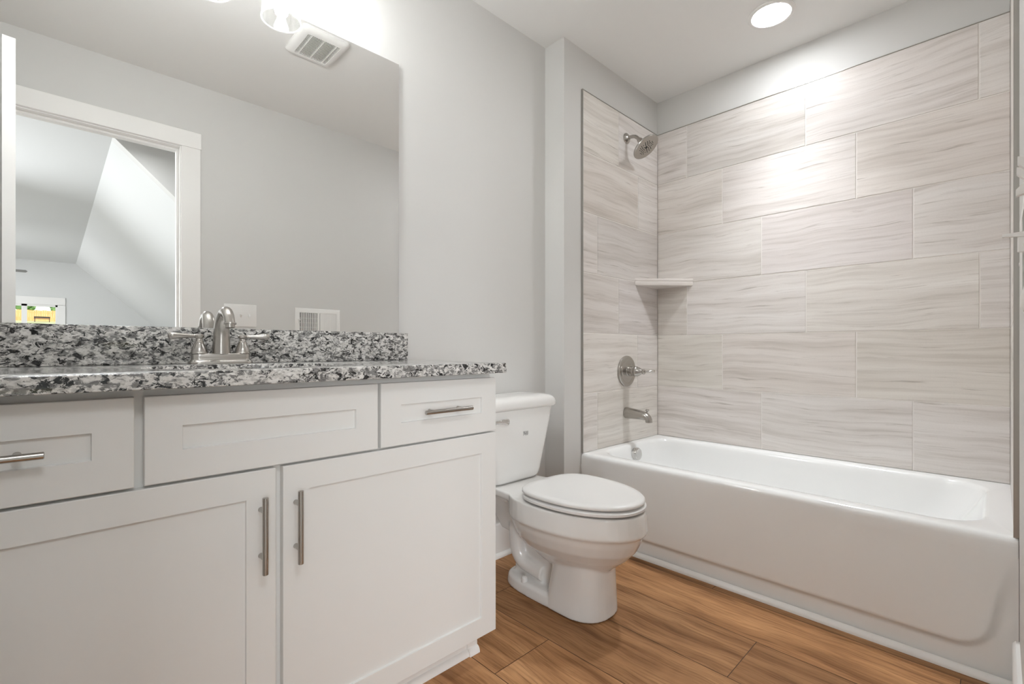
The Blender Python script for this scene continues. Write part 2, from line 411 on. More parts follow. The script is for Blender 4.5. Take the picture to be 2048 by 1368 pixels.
# ------------------------------------------------------------------ baseboards with shoe moulding
def base_profile(h=.148, t=.014, shoe=.017):
    q = [(0, 0), (0, h), (t*.55, h), (t, h-.008), (t, shoe)]
    q += [(t+shoe*math.sin(a)*.999, shoe*math.cos(a)) for a in [PI/2*i/6 for i in range(0, 7)]]
    return q
def base(name, a, b, nrm, prof=None):
    a, b, nrm = Vector((*a, 0)), Vector((*b, 0)), Vector((*nrm, 0)); bm = B(); p = prof or base_profile()
    loft(bm, [[a+nrm*u+Vector((0, 0, v)) for u, v in p], [b+nrm*u+Vector((0, 0, v)) for u, v in p]])
    return struct(name, bm, M['trim'], ang=50)
base('baseboard_back', (.968, YW), (XJ, YW), (0, -1))
base('baseboard_jog', (XJ, YW-.031), (XJ, YP+.0), (-1, 0))
base('baseboard_stub', (XJ-.031, YP), (1.9, YP), (0, -1))
base('baseboard_front', (.618, YE), (1.889, YE), (0, 1))
shoe = [(0, 0), (0, .019)]+[(.019*math.sin(PI/2*i/6), .019*math.cos(PI/2*i/6)) for i in range(1, 7)]
base('trim_4', (1.9195, YE+.001), (1.9195, YP-.001), (-1, 0), shoe)

# ------------------------------------------------------------------ bathtub
def bathtub():
    t = thing('bathtub', 'long white alcove bathtub with smooth apron front under the stone tile', 'bathtub', (2.3, .72, 0))
    y0, y1, x1, zr = YE+.0008, YP-.0008, XR-.0008, .417
    bm = B()
    r = [rrect(x, x1, y0, y1, .004, z, 4) for x, z in ((1.924, .36), (1.924, .392), (1.9255, .402), (1.930, .411), (1.938, .4158), (1.950, zr))]
    # inner opening is resampled to the ring count of the outer one (4 corners of 5 points), so use many-corner rings for the basin
    n = 14
    r = [rrect(x, x1, y0, y1, .004, z, n) for x, z in ((1.924, .36), (1.924, .392), (1.9255, .402), (1.930, .411), (1.938, .4158), (1.950, zr))]
    def inner(d, z, back=0, rad=.13):
        return rrect(1.995+d, 2.630-d, .034+d+back, 1.434-d, rad, z, n)
    r += [inner(-.008, zr, rad=.135), inner(0, .4145), inner(.006, .408), inner(.010, .398), inner(.014, .37, .01), inner(.028, .28, .05), inner(.042, .18, .10, .14),
          inner(.055, .11, .15, .15), inner(.075, .078, .19, .15), inner(.11, .066, .23, .13), inner(.16, .062, .28, .10)]
    loft(bm, r, False, True)
    # apron: a gently proud panel above a set-back toe strip
    ny, nz = 150, 56; z_top = .362
    def depth(y, z):
        zb, rr = .082, .065
        yr = y0+.072-.055*min(1, max(0, (z-.08)/.28)); yl = y1-.03
        qy = max(yr+rr-y, y-(yl-rr), 0); qz = max(zb+rr-z, 0)
        sd = math.hypot(qy, qz)-rr
        s = min(1, max(0, (sd+.002)/.016)); s = s*s*(3-2*s)
        fade = min(1, max(0, (.36-z)/.16))
        return .013*s*(1 if z < .1 else fade)
    V = [[bm.verts.new((1.9245-.006*(1-z/.36)+depth(y, z)+(.0), y, z)) for y in [y0+(y1-y0)*i/ny for i in range(ny+1)]] for z in [.0015+(z_top-.0015)*j/nz for j in range(nz+1)]]
    for a, b in zip(V, V[1:]):
        for i in range(ny): bm.faces.new((a[i], a[i+1], b[i+1], b[i]))
    # plain hidden sides
    for yy in (y0, y1):
        bm.faces.new([bm.verts.new(p) for p in ((1.93, yy, .001), (x1, yy, .001), (x1, yy, .37), (1.93, yy, .37))])
    o = obj('tub_shell', bm, M['tub'], t, 60, recalc=True)
    bm = B(); O, A = Vector((2.33, 1.419, .362)), Vector((0, -1, .10))
    lathe(bm, [(.033, -.012), (.0345, .004), (.0345, .020), (.032, .025), (.028, .0262), (.0, .0265)], O, A, 40)
    obj('overflow_plate', bm, M['chrome'], t)
    bm = B(); lathe(bm, [(.036, 0), (.036, .003), (.028, .005), (.020, .003), (.0, .003)], (2.32, 1.24, .0615), (0, 0, 1), 36); obj('drain', bm, M['chrome'], t)
bathtub()

# ------------------------------------------------------------------ corner shelf
bm = B()
def tri(g): return [(XRT-.0006-.001, YPT-.0006), (XRT-.255-g, YPT-.0006), (XRT-.0016, YPT-.228-g)]
def trii(off, z):  # front edge pulled in by off
    return [(XRT-.0016, YPT-.0006, z), (XRT-.262+off, YPT-.0006, z), (XRT-.0016, YPT-.228+off*.87, z)]
loft(bm, [trii(.012, 1.3125), trii(.004, 1.315), trii(.0015, 1.320), trii(.0015, 1.334), trii(.004, 1.3365), trii(.004, 1.339), trii(0, 1.341), trii(0, 1.3505), trii(.003, 1.353)])
tag(obj('corner_shelf', bm, M['shelf'], None, 25), 'pale stone corner shelf set into the tiled tub corner', 'shelf')

# ------------------------------------------------------------------ shower head
t = thing('shower_fixture', 'round nickel shower head on a bent arm high on the tiled wall', 'shower head', (2.33, YPT, 2.133))
bm = B(); lathe(bm, [(.030, .0003), (.030, .003), (.027, .008), (.018, .014), (.0125, .017), (.0125, .02)], (2.33, YPT, 2.133), (0, -1, 0), 36); obj('wall_flange', bm, M['nickel'], t)
HN = Vector((.06, -.60, -.80)).normalized()           # spray direction
HC = Vector((2.335, 1.352, 2.048))                    # face centre
bm = B(); end = HC-HN*.062
pts = smooth_path([(2.33, YPT-.0005, 2.133), (2.33, YPT-.03, 2.133), (2.33, YPT-.055, 2.127), (2.331, YPT-.072, 2.113), tuple(end)], 8)
tube(bm, pts, .0095, 20); obj('shower_arm', bm, M['nickel'], t)
bm = B()
lathe(bm, [(.013, -.068), (.0155, -.060), (.0155, -.048), (.012, -.045), (.014, -.040), (.024, -.032), (.042, -.022), (.066, -.013), (.0745, -.008), (.0765, -.004), (.0755, .0), (.072, .0022), (.069, .0018), (.0, .0015)], HC, HN, 56)
hd = obj('shower_head', bm, M['nickel'], t)
bm = B(); a, b = frame_for(HN); rnd = random.Random(5)
lathe(bm, [(.0075, .001), (.0075, .003), (.0, .0032)], HC, HN, 16)
for ring, cnt in ((.016, 8), (.024, 12), (.032, 16), (.041, 20)):
    for i in range(cnt):
        if ring > .02 and i % 4 == 3 and ring != .032: continue
        th = 2*PI*(i+.3*ring*100)/cnt
        lathe(bm, [(.0021, .001), (.0018, .0034), (.0, .0036)], HC+a*ring*math.cos(th)+b*ring*math.sin(th), HN, 8)
o = obj('nozzle', bm, M['rubber'], hd); o['label'] = 'black rubber spray nozzles in rings'

# ------------------------------------------------------------------ tub valve and spout
t = thing('shower_valve', 'round brushed nickel tub valve plate with lever handle above the spout', 'faucet valve', (2.328, YPT, .82))
O = Vector((2.328, YPT, .82))
bm = B(); lathe(bm, [(.0865, .0004), (.0875, .004), (.086, .009), (.080, .0125), (.066, .0125), (.063, .011), (.058, .0125), (.040, .017), (.0, .018)], O, (0, -1, 0), 64); obj('escutcheon', bm, M['nickel'], t)
bm = B(); lathe(bm, [(.030, .012), (.029, .02), (.0265, .022), (.0265, .048), (.0285, .050), (.0285, .056)], O, (0, -1, 0), 36); obj('sleeve', bm, M['nickel'], t)
bm = B(); lathe(bm, [(.026, .0555), (.0285, .062), (.0285, .070), (.024, .076), (.0235, .082), (.0135, .098), (.011, .103), (.0145, .108), (.0145, .114), (.010, .118), (.0, .119)], O, (0, -1, 0), 36)
hd = obj('handle', bm, M['nickel'], t)
bm = B(); p = smooth_path([O+Vector((0, -.110, 0)), O+Vector((.012, -.126, .001)), O+Vector((.030, -.142, .003)), O+Vector((.045, -.152, .003))], 6)
n = len(p); tube(bm, p, None, 16, True, [(.0042+.0045*math.sin(PI*min(1, i/(n-1)*.97))**1.0 if i > 3 else .0045, .0042+.003*i/(n-1)) for i in range(n)])
obj('lever', bm, M['nickel'], hd)

t = thing('tub_spout', 'brushed nickel tub spout with pull-up diverter over the drain end', 'tub spout', (2.328, YPT, .585))
bm = B(); SX, SZ = 2.328, .586
sec = []
for i, (yy, zc, rx, rz) in enumerate([(-.0004, 0, .031, .031), (-.006, 0, .0315, .0315), (-.03, -.001, .029, .030), (-.06, -.002, .027, .028), (-.09, -.004, .0255, .0255), (-.112, -.007, .025, .024)]):
    sec.append([(SX+rx*math.cos(2*PI*j/28), YPT+yy, SZ+zc+rz*math.sin(2*PI*j/28)) for j in range(28)])
# turn down to the outlet
for ang, cy, cz, r in ((25, -.1255, -.010, .0242), (50, -.136, -.0165, .0238), (75, -.1415, -.026, .0232), (90, -.1425, -.036, .0225), (90, -.1428, -.040, .0225)):
    A = math.radians(ang); ux = Vector((1, 0, 0)); uz = Vector((0, -math.sin(A), math.cos(A)))
    c = Vector((SX, YPT+cy, SZ+cz)); sec.append([c+ux*r*math.cos(2*PI*j/28)+uz*r*math.sin(2*PI*j/28)*(.75 if ang > 40 else .9) for j in range(28)])
loft(bm, sec); obj('spout_body', bm, M['nickel'], t, 50)
bm = B(); lathe(bm, [(.0045, -.004), (.0045, .008), (.0085, .011), (.010, .017), (.0075, .021), (.0, .0215)], (SX, YPT-.131, SZ+.010), (0, -.15, 1), 20); obj('diverter_knob', bm, M['nickel'], t)

# ------------------------------------------------------------------ vanity cabinet
CXL, CXR = -.276, .9765
YF = 1.0768                                            # face of doors and drawers
def shaker(bm, x0, x1, z0, z1, rail=.057, th=.019, deep=.006):
    yf, yb = YF, YF+th; b = .0012
    O = lambda e, y: [(x0+e, y, z0+e), (x1-e, y, z0+e), (x1-e, y, z1-e), (x0+e, y, z1-e)]
    loft(bm, [O(0, yb), O(0, yf+b), O(b, yf), O(rail, yf), O(rail+.0012, yf+deep), ], True, True)
def pull(parent, c, vertical, length=.158, dia=.0118):
    bm = B(); c = Vector(c); d = Vector((0, 0, 1)) if vertical else Vector((1, 0, 0)); r = dia/2
    lathe(bm, [(r-.0012, -length/2), (r, -length/2+.001), (r, length/2-.001), (r-.0012, length/2)], c, d, 24)
    for s in (-1, 1):
        lathe(bm, [(.0045, 0), (.0045, .024), (.0056, .0282)], c+d*s*.048+Vector((0, .001, 0)), (0, 1, 0), 16)
    h = obj('handle', bm, M['nickel'], parent); h['label'] = 'brushed nickel bar pull'
    return h
t = thing('vanity_cabinet', 'white shaker bathroom vanity cabinet under the speckled granite counter', 'cabinet', (.35, 1.35, 0))
ZTOP = .8725
bm = B(); yb = YF+.0198
x0, x1, y1, tk = CXL-.008, .968, YW-.001, .018
box(bm, x0, x1, yb, yb+tk, .0895, ZTOP); box(bm, x0, x1, y1-.012, y1, .0895, ZTOP); box(bm, x0, x0+tk, yb+tk, y1-.012, .0895, ZTOP); box(bm, x1-tk, x1, yb+tk, y1-.012, .0895, ZTOP)
box(bm, x0+tk, x1-tk, yb+tk, y1-.012, .0895, .0895+tk)
# face frame is proud of nothing: the gaps between fronts show this box
obj('carcass', bm, M['cab'], t)
bm = B(); box(bm, CXL-.008, .9545, 1.158, YW-.02, .001, .0894)
obj('toe_kick', bm, M['cab'], t)
bm = B()
P = [(0, 0), (0, .055), (.006, .055), (.010, .050), (.010, .019)]+[(.010+.012*math.sin(PI/2*i/5), .019*math.cos(PI/2*i/5)) for i in range(1, 6)]
loft(bm, [[(x, 1.1575-u, v+.0008) for u, v in P] for x in (CXL-.006, .919)])
P2 = [(u*1.15+(.002 if v < .054 else 0), v*1.02) for u, v in P]
loft(bm, [[(x, 1.1575-u, v+.0008) for u, v in P2] for x in (.9195, .958)])
obj('shoe_moulding', bm, M['trim'], t)
for (x0, x1, z0, z1, kind) in ((-.266, .344, .0875, .6913, 'door'), (.358, CXR, .0875, .6913, 'door'),
                              (-.276, .1063, .6968, .8581, 'drawer'), (.1205, .582, .6968, .8581, 'false_front'), (.590, CXR, .6968, .8581, 'drawer')):
    bm = B(); shaker(bm, x0, x1, z0, z1, .057 if kind != 'false_front' else .0575)
    p = obj(kind, bm, M['cab'], t, 20)
    if kind == 'door': pull(p, (x1-.030 if x0 < 0 else x0+.0265, YF-.030, .5615), True)
    if kind == 'drawer': pull(p, ((x0+x1)/2-.002, YF-.030, .7775), False)

# ------------------------------------------------------------------ countertop, backsplash, sink
def counter():
    x0, x1, y0, y1, z0, z1 = XL+.001, .9815, 1.0358, YW-.0008, .8735, .9033
    cx, cy, ra, rb = .343, 1.288, .215, .165
    angs = [2*PI*i/96 for i in range(96)]
    for X in (x0, x1):
        for Y in (y0, y1): angs.append(math.atan2(Y-cy, X-cx) % (2*PI))
    angs = sorted(set(round(a, 6) for a in angs))
    def rect(a, e, z):
        c, s = math.cos(a), math.sin(a)
        tx = ((x1-e-cx)/c if c > 0 else (x0+e-cx)/c) if abs(c) > 1e-9 else 1e9
        ty = ((y1-e-cy)/s if s > 0 else (y0+e-cy)/s) if abs(s) > 1e-9 else 1e9
        k_ = min(tx, ty); return (cx+c*k_, cy+s*k_, z)
    ell = lambda a, e, z: (cx+(ra+e)*math.cos(a), cy+(rb+e)*math.sin(a), z)
    bm = B(); e = .003
    rings = [[ell(a, 0, z0) for a in angs], [rect(a, .001, z0) for a in angs], [rect(a, 0, z0+.001) for a in angs], [rect(a, 0, z1-e) for a in angs], [rect(a, e*.3, z1-e*.3) for a in angs], [rect(a, e, z1) for a in angs],
             [ell(a, e, z1) for a in angs], [ell(a, e*.3, z1-e*.3) for a in angs], [ell(a, 0, z1-e) for a in angs], [ell(a, 0, z0) for a in angs]]
    loft(bm, rings, False, False); bmesh.ops.remove_doubles(bm, verts=bm.verts, dist=1e-6)
    tag(obj('countertop', bm, M['granite'], None, 40), 'speckled black and white granite countertop on the white vanity', 'countertop')
    bm = B(); box(bm, x0, .9822, 1.5854, y1, z1+.0004, 1.0048, .0015, 2)
    tag(obj('backsplash', bm, M['granite'], None, 40), 'low speckled granite backsplash strip below the mirror', 'backsplash')
    bm = B(); z = z0-.0006
    rr = [(1.06, 0), (1.06, -.012), (1.0, -.03), (.93, -.075), (.78, -.115), (.5, -.138), (.12, -.145)]
    out = [[ell2(cx, cy, ra*s+.008, rb*s+.008, a, z+dz-.006) for a in angs] for s, dz in reversed(rr)]
    inn = [[ell2(cx, cy, ra*s, rb*s, a, z+dz) for a in angs] for s, dz in ((1.06, 0), (1.005, -.0002), (.985, -.02), (.92, -.07), (.76, -.108), (.48, -.131), (.11, -.138))]
    loft(bm, out+inn, True, True)
    s = obj('sink_basin', bm, M['ceramic'], None, 50); tag(s, 'white oval undermount sink basin in the granite countertop', 'sink')
    bm = B(); lathe(bm, [(.022, 0), (.022, .003), (.016, .004), (.0, .002)], (cx, cy, z-.1378), (0, 0, 1), 24); obj('drain', bm, M['nickel'], s)
def ell2(cx, cy, ra, rb, a, z): return (cx+ra*math.cos(a), cy+rb*math.sin(a), z)
counter()

# ------------------------------------------------------------------ sink faucet
FX, FY, FZ = .3445, 1.533, .9036
t = thing('sink_faucet', 'brushed nickel two-handle faucet with arched spout behind the sink', 'faucet', (FX, FY, FZ))
bm = B()
def plate(e, z): return rrect(FX-.0795+e, FX+.0795-e, FY-.0265+e, FY+.0265-e, .0255-e*.6, FZ+z, 8)
loft(bm, [plate(0, 0), plate(0, .0035), plate(.0012, .006), plate(.0045, .009), plate(.0068, .0125), plate(.0072, .016), plate(.0072, .0262), plate(.0085, .0282), plate(.010, .0286)])
obj('base_plate', bm, M['nickel'], t, 50)
for s in (-1, 1):
    hx = FX+s*.0533
    bm = B(); lathe(bm, [(.0215, .028), (.0215, .031), (.0195, .0325), (.0188, .037), (.0165, .045), (.0125, .054), (.0105, .060), (.0108, .0615), (.0085, .064), (.0075, .0695), (.0105, .0715), (.0120, .0740), (.0120, .0785), (.0085, .081), (.006, .082), (.0, .0825)], (hx, FY, FZ), (0, 0, 1), 32)
    h = obj('handle', bm, M['nickel'], t)
    bm = B(); p = [Vector((hx+s*d, FY-.10*d, FZ+.0765)) for d in (.004, .012, .022, .035, .048, .060, .067, .0705)]
    tube(bm, p, None, 18, True, [(.0060, .0046), (.0056, .0046), (.0058, .0050), (.0075, .0066), (.0092, .0084), (.0104, .0098), (.0100, .0096), (.006, .006)])
    obj('lever', bm, M['nickel'], h, 60)
bm = B()
p = smooth_path([(FX, FY+.001, FZ+.028), (FX, FY, FZ+.06), (FX, FY-.004, FZ+.095), (FX, FY-.016, FZ+.125), (FX, FY-.036, FZ+.142), (FX, FY-.058, FZ+.1415), (FX, FY-.077, FZ+.129), (FX, FY-.087, FZ+.112), (FX, FY-.0885, FZ+.108)], 7)
n = len(p); rad = []
for i in range(n):
    s = i/(n-1); rad.append(.0235-.0085*min(1, s/.5) if s < .5 else .0150-.0020*min(1, (s-.5)/.3)+.0008*max(0, s-.9)*10)
tube(bm, p, rad, 28); obj('spout', bm, M['nickel'], t, 50)
bm = B(); A = Vector((0, -.12, -1)).normalized(); e = p[-1]
lathe(bm, [(.0155, -.003), (.0158, .0005), (.0125, .001), (.0120, .010), (.0100, .0105), (.0098, .007), (.0, .007)], e, A, 28); obj('aerator', bm, M['nickel'], t)

# ------------------------------------------------------------------ mirror
bm = B(); box(bm, -.262, .9502, YW-.0072, YW-.0004, 1.0056, 2.0286)
tag(obj('wall_mirror', bm, M['mirror']), 'large frameless rectangular mirror above the granite backsplash', 'mirror')

# ------------------------------------------------------------------ vanity light above the mirror
t = thing('vanity_light', 'three-shade clear glass vanity light mounted above the mirror', 'light fixture', (.351, YW, 2.2))
bm = B(); box(bm, .351-.28, .351+.28, YW-.022, YW-.0006, 2.150, 2.262, .006, 2); obj('backplate', bm, M['nickel'], t)
for i in range(3):
    x, y = .351+(i-1)*.215, 1.478
    bm = B(); tube(bm, smooth_path([(x, YW-.02, 2.215), (x, YW-.06, 2.228), (x, y+.03, 2.238), (x, y, 2.232), (x, y, 2.205)], 6), .007, 14)
    lathe(bm, [(.010, .235-.03), (.024, .203), (.027, .198), (.027, .178), (.020, .172), (.016, .168), (.016, .150), (.0, .149)], (x, y, 2.0), (0, 0, 1), 24)
    ar = obj('arm', bm, M['nickel'], t)
    bm = B(); pr = [(.027, 2.192), (.040, 2.186), (.050, 2.170), (.0555, 2.145), (.058, 2.11), (.060, 2.070)]
    lathe(bm, pr+[(.0615, 2.0725), (.0625, 2.0735)]+[(r+.0025, z) for r, z in reversed(pr[:-1])], (x, y, 0), (0, 0, 1), 48, False, False)
    gs = obj('glass_shade', bm, M['shade'], t)
    bm = B(); tube(bm, [(x+.0613*math.cos(q*PI/24), y+.0613*math.sin(q*PI/24), 2.0705) for q in range(49)], .0026, 8, False); obj('rim', bm, M['lip'], gs)
    bm = B(); lathe(bm, [(.011, .150), (.012, .142), (.017, .126), (.0215, .110), (.022, .104), (.019, .094), (.012, .0875), (.0, .0855)], (x, y, 2.0), (0, 0, 1), 24)
    obj('bulb', bm, M['bulb'], t)

# ------------------------------------------------------------------ recessed ceiling light over the tub
LX, LY = 2.345, .727
t = thing('recessed_light', 'round glowing recessed ceiling light over the bathtub', 'ceiling light', (LX, LY, ZC))
bm = B(); lathe(bm, [(.0965, 0), (.0965, -.003), (.092, -.006), (.080, -.0065), (.077, -.004)], (LX, LY, ZC-.0003), (0, 0, 1), 64, True, False); obj('trim_ring', bm, M['trim'], t)
bm = B(); lathe(bm, [(.0768, -.0035), (.060, -.0045), (.0, -.005)], (LX, LY, ZC-.0003), (0, 0, 1), 64, True, True); obj('lens', bm, M['lens'], t)

# ------------------------------------------------------------------ exhaust fan grille
fx0, fx1, fy0, fy1 = .840, 1.070, .683, .943
t = thing('exhaust_fan', 'white slotted exhaust fan grille on the ceiling', 'exhaust fan', ((fx0+fx1)/2, (fy0+fy1)/2, ZC))
bm = B(); R = lambda e, z: rrect(fx0+e, fx1-e, fy0+e, fy1-e, .022 if e < .03 else .006, ZC+z, 6)
loft(bm, [R(0, -.0004), R(0, -.010), R(.006, -.018), R(.020, -.024), R(.036, -.025), R(.037, -.021), R(.0375, -.012)], True, True)
obj('grille_frame', bm, M['plastic'], t)
bm = B(); e = .0372; box(bm, fx0+e+.001, fx1-e-.001, fy0+e+.001, fy1-e-.001, ZC-.0145, ZC-.0125); o = obj('grille_shade_plate', bm, M['dark'], t); o['label'] = 'dark plate standing in for the shade behind the slots'  # flat plate, shade of the fan recess put into its colour
bm = B(); gx0, gx1, gy0, gy1 = fx0+e, fx1-e, fy0+e, fy1-e
dr = Vector((math.cos(math.radians(-50)), math.sin(math.radians(-50)))); nr = Vector((-dr.y, dr.x)); c0 = Vector(((gx0+gx1)/2, (gy0+gy1)/2))
for i in range(-21, 22):
    q = c0+nr*i*.0068; ts = []
    for axis, lo, hi in ((0, gx0, gx1), (1, gy0, gy1)):
        a, b = (lo-q[axis])/dr[axis], (hi-q[axis])/dr[axis]; ts.append((min(a, b), max(a, b)))
    a, b = max(ts[0][0], ts[1][0]), min(ts[0][1], ts[1][1])
    if b-a < .004: continue
    p0, p1 = q+dr*a, q+dr*b; w = nr*.0015
    loft(bm, [[(*(p0-w), ZC-.0245), (*(p0+w), ZC-.0245), (*(p0+w), ZC-.0205), (*(p0-w), ZC-.0205)], [(*(p1-w), ZC-.0245), (*(p1+w), ZC-.0245), (*(p1+w), ZC-.0205), (*(p1-w), ZC-.0205)]])
for f in (.12, .5, .88):
    x = gx0+(gx1-gx0)*f; box(bm, x-.002, x+.002, gy0, gy1, ZC-.0248, ZC-.0155)
obj('slats', bm, M['plastic'], t)

# ------------------------------------------------------------------ light switch and air register on the door wall
YS = YE+.0003
t = thing('light_switch', 'white three-gang toggle light switch plate on the wall by the door', 'light switch', (.828, YE, 1.15))
bm = B(); box(bm, .7385, .917, YS, YS+.006, 1.080, 1.217, .003, 2)
for i in range(3):
    for dz in (-.030, .030): lathe(bm, [(.003, .0058), (.003, .0068), (.0, .007)], (.782+.046*i, YS, 1.1485+dz), (0, 1, 0), 10)
obj('plate', bm, M['plastic'], t)
for i in range(3):
    x = .782+.046*i; up = -1 if i == 2 else 1; bm = B()
    prism(bm, [(0, -.010), (0, .010), (.006, .009), (.017, .012 if up > 0 else -.004), (.017, .004 if up > 0 else -.012), (.006, -.009)], lambda u, v, d: (x+d, YS+.0052+u, 1.1485+v), -.0045, .0045)
    obj('toggle', bm, M['plastic'], t)

t = thing('air_register', 'white metal air vent register with upright louvers on the door wall', 'air vent', (1.30, YE, 1.12))
rx0, rx1, rz0, rz1 = 1.148, 1.4535, 1.022, 1.2175
bm = B(); fr = .030
O = lambda e, y: [(rx0+e, YS+y, rz0+e), (rx1-e, YS+y, rz0+e), (rx1-e, YS+y, rz1-e), (rx0+e, YS+y, rz1-e)]
loft(bm, [O(0, 0), O(.001, .003), O(.010, .008), O(fr, .008), O(fr+.001, .001)], False, False)
mx = (rx0+rx1)/2; box(bm, mx-.008, mx+.008, YS+.001, YS+.0078, rz0+fr, rz1-fr)
for X in (rx0+.012, rx1-.012): lathe(bm, [(.004, .007), (.004, .0092), (.0, .0095)], (X, YS, (rz0+rz1)/2), (0, 1, 0), 12)
obj('register_frame', bm, M['trim'], t)
bm = B(); box(bm, rx0+fr-.001, rx1-fr+.001, YS, YS+.0012, rz0+fr-.001, rz1-fr+.001); o = obj('duct_shade_plate', bm, M['dark'], t); o['label'] = 'dark plate standing in for the shade inside the duct'  # flat plate on the wall, its black colour stands for duct shade
bm = B()
for sgn, xa, xb in ((-1, rx0+fr+.004, mx-.011), (1, mx+.013, rx1-fr-.003)):
    k_ = 9
    for i in range(k_):
        x = xa+(xb-xa)*(i+.5)/k_; sgn_ = -sgn; dx = .0052 if sgn < 0 else .0062
        loft(bm, [[(x-dx*sgn_*-1, YS+.0015, z), (x-dx*sgn_*-1+.001, YS+.0015, z), (x+dx*sgn_*-1+.001, YS+.0078, z), (x+dx*sgn_*-1, YS+.0078, z)] for z in (rz0+fr, rz1-fr)])
for z in (rz0+.068, rz0+.098, rz0+.128): box(bm, rx0+fr, mx-.008, YS+.0035, YS+.0050, z-.0012, z+.0012)
obj('louver', bm, M['trim'], t)
bm = B(); box(bm, rx0+.0175, rx0+.0225, YS+.007, YS+.016, rz0+.085, rz0+.118, .001, 1); prism(bm, [(0, -.004), (0, .004), (.030, .003), (.030, -.002)], lambda u, v, d: (rx0+.02+d, YS+.008+u*.86, 1.137+v), -.004, .004)
obj('damper_lever', bm, M['trim'], t)

# ------------------------------------------------------------------ toilet
TX = 1.405
def W(u, f, z): return (TX+u, YW-f, z)                # u: sideways, f: forward from the wall
def egg(fb, ff, hw, z, n=40, pb=2.6, pf=2.0, wide=.42):
    """plan outline: fb back, ff front, hw half width; the widest point sits at share `wide` from the back"""
    fm = fb+(ff-fb)*wide; out = []
    for i in range(n):
        a = 2*PI*i/n; c, s = math.cos(a), math.sin(a); p = pf if c >= 0 else pb
        q = lambda v: math.copysign(abs(v)**(2/p), v)
        out.append(W(hw*q(s), fm+((ff-fm) if c >= 0 else (fm-fb))*q(c), z))
    return out
def toilet():
    t = thing('toilet', 'white two-piece toilet with elongated closed lid beside the vanity', 'toilet', (TX, 1.2, 0))
    bm = B()
    # foot
    loft(bm, [egg(.185, .650, .110, .001, 40, 3.2, 2.3, .5), egg(.185, .650, .110, .014, 40, 3.2, 2.3, .5), egg(.190, .646, .106, .038, 40, 3.2, 2.3, .5), egg(.200, .63, .096, .047, 40, 3.2, 2.3, .5)])
    # front column
    loft(bm, [egg(.425, .655, .113, .002, 40, 5, 2.4, .45), egg(.430, .652, .110, .04, 40, 5, 2.5, .45), egg(.445, .648, .101, .13, 40, 5, 2.6, .45), egg(.455, .646, .096, .20, 40, 5, 2.6, .45), egg(.46, .645, .093, .27, 40, 5, 2.6, .45)])
    # bowl
    loft(bm, [egg(.36, .63, .075, .150), egg(.32, .672, .108, .185), egg(.285, .710, .140, .215), egg(.262, .742, .164, .250), egg(.25, .760, .178, .285), egg(.245, .768, .184, .308), egg(.238, .780, .192, .318), egg(.236, .778, .190, .345), egg(.234, .772, .186, .388)])
    # deck that carries the tank
    loft(bm, [[W(u*.92, f, .345) for u, f in ((-.118, .03), (.118, .03), (.135, .33), (-.135, .33))], [W(u, f, .366) for u, f in ((-.122, .025), (.122, .025), (.150, .34), (-.150, .34))], [W(u, f, .389) for u, f in ((-.122, .025), (.122, .025), (.150, .34), (-.150, .34))]])
    loft(bm, [[W(u, f, .20) for u, f in ((-.052, .15), (.052, .15), (.085, .36), (-.085, .36))], [W(u, f, .355) for u, f in ((-.092, .075), (.092, .075), (.125, .34), (-.125, .34))]])
    # core between the traps
    loft(bm, [[W(u, f, z) for u, f in ((-.048, .225), (.048, .225), (.056, .50), (-.056, .50))] for z in (.01, .33)])
    for s in (-1, 1):
        p = smooth_path([W(s*.050, .38, .270), W(s*.054, .325, .300), W(s*.058, .278, .292), W(s*.059, .252, .252), W(s*.058, .250, .190), W(s*.056, .256, .140), W(s*.052, .280, .106), W(s*.047, .330, .092), W(s*.044, .385, .084)], 6)
        tube(bm, p, .033, 18)
        p = smooth_path([W(s*.100, .33, .300), W(s*.085, .365, .245), W(s*.068, .405, .195), W(s*.055, .445, .15)], 6); tube(bm, p, .018, 12)
    bmesh.ops.recalc_face_normals(bm, faces=bm.faces)
    me = bpy.data.meshes.new('bowl'); bm.to_mesh(me); bm.free(); me.materials.append(M['ceramic'])
    o = bpy.data.objects.new('bowl', me); COL.objects.link(o); o.parent = t; o.matrix_parent_inverse = Matrix.Translation(t.location).inverted()
    r = o.modifiers.new('blend', 'REMESH'); r.mode = 'VOXEL'; r.voxel_size = .0045; r.use_smooth_shade = True
    s = o.modifiers.new('soften', 'SMOOTH'); s.factor = .5; s.iterations = 5
    # printed marks on the trap
    bowl = o
    # seat ring, lid
    bm = B()
    E = lambda e, z: egg(.335+e, .772-e, .184-e, z, 72, 3.2, 2.05, .38)
    I = lambda e, z: egg(.365-e, .700+e, .118+e, z, 72, 2.4, 2.0, .45)
    loft(bm, [E(.006, .3945), E(0, .398), E(0, .4055), E(.005, .4090), I(.004, .4090), I(0, .405), I(0, .399), I(.004, .3945), E(.006, .3945)], False, False)
    obj('seat', bm, M['seatp'], t, 50)
    bm = B(); E2 = lambda e, z: egg(.330+e, .768-e, .182-e, z, 72, 3.2, 2.05, .38)
    loft(bm, [E2(.012, .4155), E2(.002, .4165), E2(0, .420), E2(.001, .425), E2(.006, .4295), E2(.03, .4325), E2(.07, .4340), E2(.12, .4345)])
    obj('lid', bm, M['seatp'], t, 50)
    for s in (-1, 1):
        bm = B(); c = Vector(W(s*.075, .322, .4005)); box(bm, c.x-.018, c.x+.018, c.y-.012, c.y+.014, .3895, .409, .004, 2); obj('hinge', bm, M['seatp'], t)
    # bolt caps on the foot
    for s in (-1, 1):
        bm = B(); lathe(bm, [(.0135, 0), (.0135, .012), (.0115, .019), (.006, .0225), (.0, .023)], W(s*.088, .318, .042), (0, 0, 1), 20); obj('bolt_cap', bm, M['ceramic'], t)
